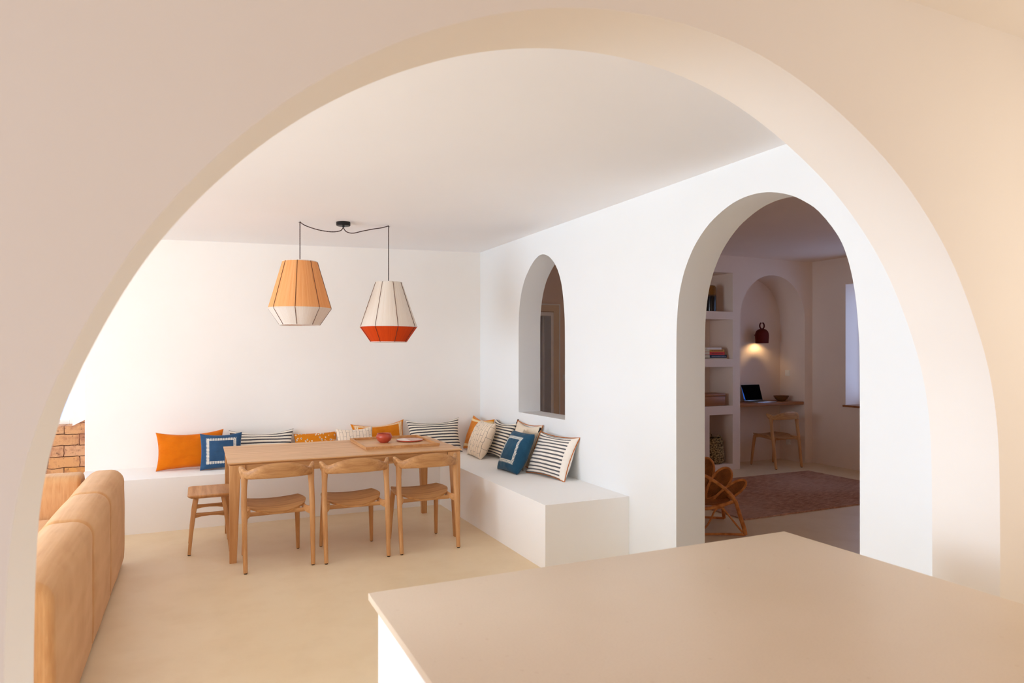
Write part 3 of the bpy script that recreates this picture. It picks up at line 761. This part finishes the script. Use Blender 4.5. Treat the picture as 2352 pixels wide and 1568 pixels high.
# ------------------------------------------------------------------ pendant lamp
pd = thing('pendant_lamp', (1.14, 5.95, ZC(1.14)), 'double pendant lamp of wound thread, one amber shade and one cream and red shade', 'pendant lamp')
ox, oy, oz = pd.location
bm = nb(); lathe(bm, [(.004, 0.004), (.058, .002), (.06, -.003), (.06, -.028), (.056, -.032), (.012, -.033), (.008, -.045), (.004, -.046)], 32); obj('canopy', bm, M_black, pd)
def shade(nm, X, Y, ztop, zbelt, zbot, rt, rb, rl, m1, m2, l1, l2, a0):
    z0 = ZC(X) - oz
    hk = Vector((X-ox, Y-oy, z0-.006))
    s = 1 if X > ox else -1
    top = ztop-oz
    # swag cord, then the drop
    D = hk.x
    if s < 0:
        P = [(0, 0, -.04), (-.006, 0, -.056), (-.03, 0, -.078), (-.10, .005, -.09), (-.20, .03, -.078), (-.29, .05, -.052), (-.335, .06, -.03)]
    else:
        P = [(0, 0, -.04), (.006, 0, -.058), (.03, 0, -.082), (.085, .005, -.088), (.17, .015, -.062), (.27, .025, -.034), (.34, .03, -.018)]
    P = catmull([Vector(p) for p in P] + [hk + Vector((0, 0, .0))], 5)
    bm = nb(); sweep(bm, P, .0040, .0040, 6)
    sweep(bm, [hk + Vector((0, 0, -.002)), Vector((hk.x, hk.y, (hk.z+top)/2)), Vector((hk.x, hk.y, top-.02))], .0040, .0040, 6)
    obj('cord', bm, M_cord, pd)
    bm = nb(); sweep(bm, [hk+Vector((0, 0, .006)), hk+Vector((0, 0, -.004)), hk+Vector((s*.006, 0, -.009)), hk+Vector((s*.011, 0, -.004))], .002, .002, 6); obj('ceiling_hook', bm, M_black, pd)
    def ring(r, z, tk): lathe_ring(r, z, tk)
    bm = nb(); th = .004
    lathe(bm, [(rt, ztop-zbelt), (rb, 0), (rb-th, 0), (rt-th, ztop-zbelt)], 64, close=True)
    up_ = obj('lamp_shade', bm, m1, pd); up_.location = (X-ox, Y-oy, zbelt-oz); up_['label'] = l1
    bm = nb(); lathe(bm, [(rb, -.0005), (rl, zbot-zbelt), (rl-th, zbot-zbelt), (rb-th, -.0005)], 64, close=True)
    lo = obj('lower_band', bm, m2, up_); lo['label'] = l2
    for k in range(8):
        a = a0 + 2*PI*k/8; ca, sa = math.cos(a), math.sin(a)
        bm = nb(); e = .0018
        sweep(bm, [((rt+e)*ca, (rt+e)*sa, ztop-zbelt), ((rb+e)*ca, (rb+e)*sa, 0), ((rl+e)*ca, (rl+e)*sa, zbot-zbelt)], .0022, .0022, 6, up=Vector((-sa, ca, 0)))
        obj('rib', bm, M_rib, up_)
    for r, z in ((rt, ztop-zbelt), (rb, 0), (rl, zbot-zbelt)):
        P = [(math.cos(2*PI*k/64)*(r-.001), math.sin(2*PI*k/64)*(r-.001), z) for k in range(65)]
        bm = nb(); sweep(bm, P, .004, .004, 6, cap=False); obj('wire_ring', bm, T_white, up_)
    bm = nb()
    for k in range(4):
        a = 2*PI*k/4; sweep(bm, [(0, 0, ztop-zbelt-.012), ((rt-.002)*math.cos(a), (rt-.002)*math.sin(a), ztop-zbelt-.002)], .0025, .0025, 6)
    lathe(bm, [(.02, ztop-zbelt-.09), (.022, ztop-zbelt-.02), (.008, ztop-zbelt-.005)], 16)
    obj('bulb_holder', bm, M_white, up_)
shade('l', .787, 6.01, 2.343, 1.945, 1.808, .143, .259, .166, T_amber, T_white, 'amber thread shade', 'white lower band', math.radians(-106))
shade('r', 1.546, 5.98, 2.197, 1.803, 1.667, .118, .254, .160, T_cream, T_red, 'cream thread shade', 'burnt orange lower band', math.radians(-131))

# ------------------------------------------------------------------ cushions
def pillow_mesh(w_, h_, t_, seed, n=26, pinch=.09, sag=.0, crease=1.0):
    rnd = random.Random(seed); bm = nb(); uvl = bm.loops.layers.uv.new('UVMap')
    so = Vector((rnd.uniform(0, 50), rnd.uniform(0, 50), rnd.uniform(0, 50)))
    grid = {}
    for side in (1, -1):
        for j in range(n+1):
            for i in range(n+1):
                if side < 0 and (i in (0, n) or j in (0, n)): grid[(side, i, j)] = grid[(1, i, j)]; continue
                a = math.sin((i/n*2-1)*PI/2*.98)/math.sin(PI/2*.98); b = math.sin((j/n*2-1)*PI/2*.98)/math.sin(PI/2*.98)
                x = a*(1-pinch*(1-b*b)*abs(a)**3); y = b*(1-pinch*1.25*(1-a*a)*abs(b)**3)
                if b > 0: y -= sag*(1-a*a)*b*b
                th = max(0, (1-a*a)*(1-b*b))**.42
                X, Y = x*w_/2, y*h_/2
                wr = noise.noise(Vector((X*9, Y*9, side*3.0))+so)*.010*th
                rad = math.atan2(b, a); ed = max(abs(a), abs(b))
                wr += crease*.0045*math.sin(rad*13+so.x)*(ed**3)*th*4*(1-ed)
                # gathers running in from the edges
                wr += crease*.006*noise.noise(Vector((a*7, b*2.2, 4+side))+so)*(abs(b)**2)*th
                grid[(side, i, j)] = bm.verts.new((X, Y, side*(t_/2*th)+wr + .010*noise.noise(Vector((a*1.2, b*1.2, 0))+so)))
    for side in (1, -1):
        for j in range(n):
            for i in range(n):
                idx = [(i, j), (i+1, j), (i+1, j+1), (i, j+1)]
                if side < 0: idx = idx[::-1]
                f = bm.faces.new([grid[(side, a, b)] for a, b in idx])
                for lp, (a, b) in zip(f.loops, idx):
                    ua = .5+.5*math.sin((a/n*2-1)*PI/2*.98); ub = .5+.5*math.sin((b/n*2-1)*PI/2*.98)
                    lp[uvl].uv = (ua, ub)
    return bm
def pillow(label, mat, w_, h_, t_, pos, yaw, lean, roll=0, seed=1, tassels=(), piping=None, pinch=.09, sag=0.0, snap=None, tmat=None, zrest=.47, crease=1.0):
    """pos = centre of the lower edge in plan; yaw 0 faces the camera side (-Y), -90 faces -X"""
    bm = pillow_mesh(w_, h_, t_, seed, pinch=pinch, sag=sag, crease=crease)
    o = obj('cushion', bm, mat, auto=False)
    a = math.radians(yaw)
    R = Matrix(((math.cos(a), 0, math.sin(a)), (math.sin(a), 0, -math.cos(a)), (0, 1, 0)))  # local x->right, y->up, z->front
    R = R @ Matrix.Rotation(-math.radians(lean), 3, 'X') @ Matrix.Rotation(math.radians(roll), 3, 'Z')
    ctr = Vector((pos[0], pos[1], 0)) + R @ Vector((0, h_/2, 0)) * 1.0
    ctr = Vector((pos[0], pos[1], 0)) + (R @ Matrix.Rotation(-math.radians(roll), 3, 'Z')) @ Vector((0, h_/2, 0))
    co = [R @ v.co for v in o.data.vertices]
    ctr.z = zrest + .001 - min(c.z for c in co)
    if snap == 'back': ctr.y = YB - .004 - max(c.y for c in co)
    if snap == 'right': ctr.x = 3.0 - .004 - max(c.x for c in co)
    if snap == 'corner':
        ctr.x = min(ctr.x, 3.0 - .004 - max(c.x for c in co)); ctr.y = min(ctr.y, YB - .004 - max(c.y for c in co))
    o.matrix_world = Matrix.Translation(ctr) @ R.to_4x4()
    tag(o, label, 'cushion', 'cushions on the bench')
    for (sx, sy) in tassels:
        bm = nb(); bx, by = sx*w_/2*.99, sy*h_/2*.99
        d = Vector((sx*.6, sy*.6+(-.4 if sy < 0 else .2), .2)).normalized()
        P = [Vector((bx, by, 0))+d*q for q in (0, .012, .02, .05)]
        sweep(bm, P, [.003, .008, .006, .011], [.003, .008, .006, .011], 8)
        obj('tassel', bm, tmat or M_black, o)
    if piping is not None:
        n = 26; pts = []
        for k in range(n): pts.append((k/n*2-1, -1))
        for k in range(n): pts.append((1, k/n*2-1))
        for k in range(n): pts.append((1-k/n*2, 1))
        for k in range(n): pts.append((-1, 1-k/n*2))
        P = []
        for a_, b_ in pts+[pts[0]]:
            x = a_*(1-pinch*(1-b_*b_)*abs(a_)**3); y = b_*(1-pinch*1.25*(1-a_*a_)*abs(b_)**3)
            P.append((x*w_/2*1.005, y*h_/2*1.005, 0))
        bm = nb(); sweep(bm, P, .004, .004, 6, up=Vector((0, 0, 1)), cap=False); obj('piping', bm, piping, o)
    return o
# back bench, left to right
pillow('plain bright orange rectangular cushion, leftmost on the back bench', F_orange, .59, .365, .15, (-.065, 7.10), 0, 17, 1, 3, pinch=.08, sag=.12, crease=2.6)
pillow('square blue cushion with a white stitched frame leaning on the orange one', F_blue, .37, .345, .13, (.20, 6.98), 0, 13, 0, 5, pinch=.07, sag=.06, crease=1.8)
pillow('cream cushion with charcoal stripes standing behind the blue cushion and table corner', F_stripe, .62, .33, .14, (.585, 7.18), 0, 16, -1, 8, pinch=.08, sag=.22, snap='back')
pillow('ochre cushion with black and white flower print behind the middle of the table', F_flower, .44, .27, .13, (1.12, 7.2), 0, 18, 1, 12, pinch=.06, snap='back')
pillow('cream cushion with thin black grid lines leaning on the ochre cushion', F_cream2, .38, .33, .11, (1.475, 7.00), 0, 14, 2, 14, pinch=.08, sag=.06)
pillow('ochre cushion with a white stitched border behind the terracotta bowl', F_orborder, .59, .345, .13, (1.785, 7.16), 0, 14, 3, 17, pinch=.10, sag=.18, snap='back')
pillow('large cream cushion with charcoal stripes in the corner of the back bench', F_stripe12, .60, .39, .16, (2.345, 7.05), -4, 20, 1, 20, pinch=.11, sag=.16)
# right bench, far to near
pillow('ochre cushion with two pale bands, deepest in the bench corner', F_orband, .52, .40, .14, (2.78, 7.06), -86, 20, 0, 23, pinch=.10, sag=.08, snap='corner')
pillow('cream cushion with black line drawing leaning against the banded ochre cushion', F_cream, .42, .40, .18, (2.64, 6.69), -92, 25, 0, 26, pinch=.05)
pillow('striped cushion half hidden between two cream cushions on the right bench', F_stripe12, .48, .40, .12, (2.79, 6.59), -88, 22, 0, 29, tassels=((1, -1), (1, 1)), pinch=.10, sag=.08, snap='right')
pillow('large plain cream cushion standing behind the teal cushion', F_natural, .54, .43, .10, (2.80, 6.03), -89, 20, 0, 31, pinch=.10, piping=F_rust, sag=.08, snap='right')
pillow('teal blue cushion with a stitched frame in front of the plain cream one', F_teal, .37, .40, .17, (2.59, 5.725), -85, 28, 0, 34, pinch=.04, crease=2.0)
pillow('grey beige patterned cushion squeezed behind the teal cushion', F_grey, .30, .39, .06, (2.735, 5.83), -88, 24, 0, 37, tassels=((1, 1),), pinch=.09)
pillow('large striped cushion with plain hem at the near end of the right bench row', F_stripe_big, .57, .40, .14, (2.78, 5.35), -81, 25, 0, 40, pinch=.09, sag=.09, piping=F_rust, snap='right')

# ------------------------------------------------------------------ study: shelves
vz = 2.121
bm = nb(); P = [(.004, 0), (.062, 0), (.072, .008), (.074, .05), (.074, .28), (.070, .33), (.055, .352), (.030, .36), (.004, .361)]
lathe(bm, P, 32); v_ = tag(obj('vase', bm, M_vase), 'tall dark glazed vase with an amber top on the highest study shelf', 'vase'); v_.location = (6.272, 7.2, vz)
books = [(.012, .30, 6.475, (214, 196, 170), 'pale beige book at the bottom of the stack on the study shelf'),
         (.041, .29, 6.462, (22, 26, 48), 'navy book with pale spine lettering, above the beige book'),
         (.040, .255, 6.425, (216, 52, 24), 'bright red book between the navy and yellow books'),
         (.030, .25, 6.42, (206, 146, 32), 'mustard yellow book lying on the red book'),
         (.026, .24, 6.37, (236, 226, 218), 'white book on top of the shelf stack')]
z = 1.4895
for k, (h, l, xr, colr, lb) in enumerate(books):
    t = thing('book', (xr-l/2, 7.19, z), lb, 'book', 0, 'books stacked on the study shelf')
    cv = plain('book_cover', colr, 0.5)
    bm = nb(); c_ = .0025
    box(bm, -l/2, l/2, -.09, .09, 0, c_); box(bm, -l/2, l/2, -.09, .09, h-c_, h); box(bm, -l/2, l/2, -.09, -.0875, c_, h-c_)
    obj('cover', bm, cv, t, False)
    bm = nb(); box(bm, -l/2+.004, l/2-.004, -.086, .086, c_+.0002, h-c_-.0002); obj('pages', bm, plain('book_pages', (232, 222, 204), .8), t, False)
    if 1 <= k <= 3:
        bm = nb(); x = -l/2+.03
        rr = random.Random(k)
        while x < l/2-.03:
            ww = rr.uniform(.006, .02); box(bm, x, x+ww, -.0908, -.09, h*.35, h*.62); x += ww+.006
        obj('spine_lettering', bm, plain('spine_ink', (150, 150, 160) if k == 1 else (120, 30, 20), .6), t, False)
    z += h + .0005
t = thing('wooden_box', (6.21, 7.22, .863), 'reddish brown wooden box on the shelf below the books', 'box')
bm = nb(); box(bm, -.22, .22, -.13, .13, 0, .125, .006); obj('body', bm, M_dwood, t)
bm = nb(); box(bm, -.223, .223, -.133, .133, .126, .163, .006); obj('lid', bm, M_dwood, t)
t = thing('seagrass_basket', (6.335, 7.20, .081), 'soft woven seagrass basket with a loop handle in the lowest study cubby', 'basket')
bm = nb()
prof = [(.004, .0), (.10, .0), (.128, .02), (.132, .10), (.126, .22), (.105, .31), (.097, .345), (.088, .345), (.096, .30), (.115, .21), (.12, .10), (.115, .03), (.004, .02)]
lathe(bm, prof, 36)
for v in bm.verts:
    f = 1+.10*noise.noise(v.co*9); v.co.x *= f*1.12; v.co.y *= f*.9
    if v.co.z > .3: v.co.z += .012*noise.noise(v.co*14)
obj('body', bm, M_grass, t)
for s in (-1, 1):
    P = [(math.cos(a)*.035, s*.088, .34+math.sin(a)*.05) for a in [PI*k/10 for k in range(11)]]
    bm = nb(); sweep(bm, P, .006, .006, 8, up=Vector((0, 1, 0))); obj('handle', bm, M_grass, t)

# desk niche
bm = nb(); box(bm, 6.652, 7.846, 7.062, 7.504, .835, .875, .003)
tag(obj('desk_top', bm, M_dwood), 'brown wooden desk top spanning the arched niche', 'desk')
lp = thing('laptop', (7.19, 7.23, .876), 'open laptop with a black screen on the niche desk', 'laptop')
bm = nb(); box(bm, -.175, .175, -.13, .125, 0, .014, .004); ba = obj('base', bm, M_alu, lp)
bm = nb(); box(bm, -.15, .15, -.02, .10, .0142, .0155); obj('keyboard', bm, M_black, ba, False)
bm = nb(); box(bm, -.05, .05, -.115, -.04, .0142, .0148); obj('touchpad', bm, M_alu, ba, False)
def tilt(bm):
    bmesh.ops.rotate(bm, verts=bm.verts, cent=(0, 0, 0), matrix=Matrix.Rotation(math.radians(-17), 3, 'X')); bmesh.ops.translate(bm, verts=bm.verts, vec=(0, .128, .015))
bm = nb(); box(bm, -.175, .175, .001, .007, 0, .235, .002); tilt(bm); ld = obj('lid', bm, M_alu, lp)
bm = nb(); box(bm, -.172, .172, -.0006, .0008, .006, .231); tilt(bm); obj('screen', bm, M_screen, ld, False)
bm = nb()
slab(bm, [(-.171, .03), (-.158, .012), (-.150, .012), (-.171, .20)], [], lambda a, b, d: (a, -.0012+d, b), .0005); tilt(bm)
obj('blue_strip', bm, M_blue, ld, False)  # slanted blue emissive strip along the left edge of the screen
bm = nb(); lathe(bm, [(.004, 0), (.05, 0), (.062, .006), (.095, .035), (.115, .068), (.118, .075), (.110, .075), (.088, .042), (.05, .018), (.004, .014)], 32, sx=1.0, sy=.85)
o = tag(obj('bowl', bm, M_bowlwood), 'carved dark wooden bowl on the desk, right of the laptop', 'bowl'); o.location = (7.66, 7.30, .876)
for v in o.data.vertices: v.co += Vector((1, 1, 0))*.003*noise.noise(v.co*40)

# bell shaped niche lamp
bl = thing('bell_lamp', (7.35, 7.36, 1.7075), 'maroon bell-shaped wall lamp with a ring on top in the desk niche', 'lamp')
bm = nb()
prof = [(.102, 0), (.105, .05), (.108, .10), (.105, .138), (.094, .168), (.07, .192), (.04, .204), (.004, .208), (.004, .202), (.066, .187), (.09, .163), (.101, .135), (.104, .10), (.101, .05), (.098, .0)]
lathe(bm, prof, 40, sy=.75); obj('lamp_shade', bm, M_maroon, bl)
P = [(math.sin(a)*.042, 0, .250-math.cos(a)*.045) for a in [PI*2*k/28*.88+PI+PI*.14 for k in range(29)]]
bm = nb(); sweep(bm, P, .010, .011, 10, up=Vector((0, 1, 0))); obj('ring', bm, M_maroon, bl)
bm = nb(); lathe(bm, [(.004, .03), (.02, .035), (.03, .055), (.028, .08), (.016, .10), (.014, .12)], 20); obj('bulb', bm, M_bulb, bl)
bm = nb(); lathe(bm, [(.018, .121), (.02, .165), (.01, .19)], 16); obj('bulb_holder', bm, M_black, bl)
bm = nb(); sweep(bm, [(0, .07, .12), (0, .11, .12), (0, .144, .12)], .008, .008, 8); obj('wall_arm', bm, M_maroon, bl)
pt = bpy.data.lights.new('niche_bulb', 'SPOT'); pt.energy = 27; pt.color = (1.0, .66, .30); pt.shadow_soft_size = .03; pt.spot_size = math.radians(150); pt.spot_blend = .8
po = bpy.data.objects.new('niche_bulb', pt); C.objects.link(po); po.parent = bl; po.location = (.0, .0, .015); po.rotation_euler = (math.radians(24), 0, 0)

# rug
bm = nb(); nx, ny = 60, 40; X0, X1, Y0, Y1 = 4.65, 7.33, 4.87, 6.53
gt = [[bm.verts.new((X0+(X1-X0)*i/nx + (0.010*noise.noise(Vector((0, j*.9, 1))) if i in (0, nx) else 0), Y0+(Y1-Y0)*j/ny + (0.010*noise.noise(Vector((i*.9, 0, 2))) if j in (0, ny) else 0),
      .014+.003*noise.noise(Vector((i*.5, j*.5, 0))))) for i in range(nx+1)] for j in range(ny+1)]
for j in range(ny):
    for i in range(nx): bm.faces.new((gt[j][i], gt[j][i+1], gt[j+1][i+1], gt[j+1][i]))
r = bmesh.ops.extrude_face_region(bm, geom=list(bm.faces))
for v in [g for g in r['geom'] if isinstance(g, bmesh.types.BMVert)]: v.co.z = .001
tag(obj('rug', bm, M_rug), 'thick brown woven rug on the study floor', 'rug')

# rattan chair with petal shaped back, partly behind the doorway jamb
ang = -YAW
rt = thing('rattan_armchair', (4.26, 4.44, 0), 'low rattan armchair with a flower petal back just inside the study doorway', 'armchair', ang)
# local: x = rightwards, y = away from the doorway, z up; the chair's foot at the origin, body towards -x
K = .00372
def L(u, v, y=0.0):
    k = (5.81+y)/1562
    return Vector(((u-1176)*k-(1715-1176)*5.81/1562, y, EYE-(v-810)*k))
def tube(name, P, r, parent=rt, n=10, sub=6, mat=None):
    bm = nb(); Q = catmull([tuple(p) for p in P], sub); rr = r if isinstance(r, float) else [r[0]+(r[1]-r[0])*i/(len(Q)-1) for i in range(len(Q))]
    sweep(bm, Q, rr, rr, n, up=Vector((0, 1, 0))); return obj(name, bm, mat or M_rattan, parent)
FT = Vector((-.012, .0, .016))
tube('arm_hoop', [L(1500, 1150, .02), L(1530, 1085, .02), L(1580, 1078, .02), L(1620, 1093, .01), L(1655, 1115, .0), L(1680, 1137, 0), L(1690, 1155, 0)], (.013, .015))
tube('leg', [L(1690, 1152, 0), L(1700, 1185, 0), L(1709, 1213, 0), FT], (.016, .019))
tube('arm_hoop', [L(1500, 1150, .62), L(1530, 1085, .62), L(1580, 1078, .62), L(1620, 1093, .61), L(1655, 1115, .60), L(1680, 1137, .6), L(1690, 1155, .6)][:5], (.013, .015))
tube('leg', [(-.47, .02, .30), (-.49, .0, .15), (-.51, 0, .016)], (.014, .016))
tube('leg', [(-.47, .58, .30), (-.49, .6, .15), (-.51, .6, .016)], (.014, .016))
tube('leg', [(-.05, .50, .26), (-.03, .56, .12), (-.012, .58, .016)], (.014, .016))
tube('stretcher', [FT, (-.16, 0, .020), (-.35, .0, .020), (-.51, 0, .018)], .011)
tube('stretcher', [(-.012, .58, .016), (-.25, .6, .020), (-.51, .6, .018)], .011)
tube('brace', [(-.035, .004, .035), L(1675, 1185, .01), L(1663, 1170, .01), L(1653, 1166, .01), L(1642, 1173, .01), L(1626, 1204, .01), (-.40, .01, .03)], .008)
tube('seat_ring', [L(1690, 1150, .01), L(1660, 1160, .01), L(1620, 1168, .01), (-.50, .06, .245), (-.60, .3, .24), (-.50, .54, .245), (-.25, .58, .25), (-.06, .5, .26), L(1690, 1150, .01)], .014)
bm = nb(); lathe(bm, [(.004, 0), (.2, .004), (.25, .012), (.25, .022), (.2, .014), (.004, .01)], 40, sx=1.05, sy=1.0)
o = obj('seat', bm, M_weave, rt); o.location = (-.32, .3, .245)
hub = Vector((-.375, .20, .13))
for a, ln, wd, dy in ((29, .575, .052, .04), (47, .53, .074, .07), (71, .515, .080, .10), (94, .52, .085, .12), (116, .53, .085, .10), (138, .57, .080, .07), (155, .58, .052, .04)):
    ca, sa = math.cos(math.radians(a)), math.sin(math.radians(a))
    ax = Vector((ca, .22, sa)).normalized(); sd = Vector((-sa, 0, ca)); sd = (sd-ax*sd.dot(ax)).normalized(); nr = ax.cross(sd)
    out = []
    for k in range(33):
        th = 2*PI*k/32
        s = .5+.5*math.cos(th)          # 1 at the tip, 0 at the root
        wf = math.sin(th)*(.45+.55*s**.6)
        out.append(hub + Vector((0, dy, 0)) + ax*(.18+(ln-.18)*s) + sd*(wd*1.25*wf))
    bm = nb()
    cA = [bm.verts.new(p+nr*.003) for p in out[:-1]]; cB = [bm.verts.new(p-nr*.003) for p in out[:-1]]
    bm.faces.new(cA); bm.faces.new(cB[::-1])
    for i in range(32): bm.faces.new((cA[i], cA[(i+1) % 32], cB[(i+1) % 32], cB[i]))
    pe = obj('petal', bm, M_weave, rt, False)
    bm = nb(); sweep(bm, out, .0115, .0115, 8, up=nr, cap=False); obj('petal_rim', bm, M_rattan, pe)
    bm = nb(); inn = [hub + Vector((0, dy, 0)) + ax*(.21+(ln-.235-.0)*(.5+.5*math.cos(2*PI*k/32))*.93) + sd*(wd*.98*math.sin(2*PI*k/32)*(.45+.55*(.5+.5*math.cos(2*PI*k/32))**.6)) - nr*.004 for k in range(33)]
    sweep(bm, inn, .004, .004, 6, up=nr, cap=False); obj('inner_rim', bm, M_rattan, pe)
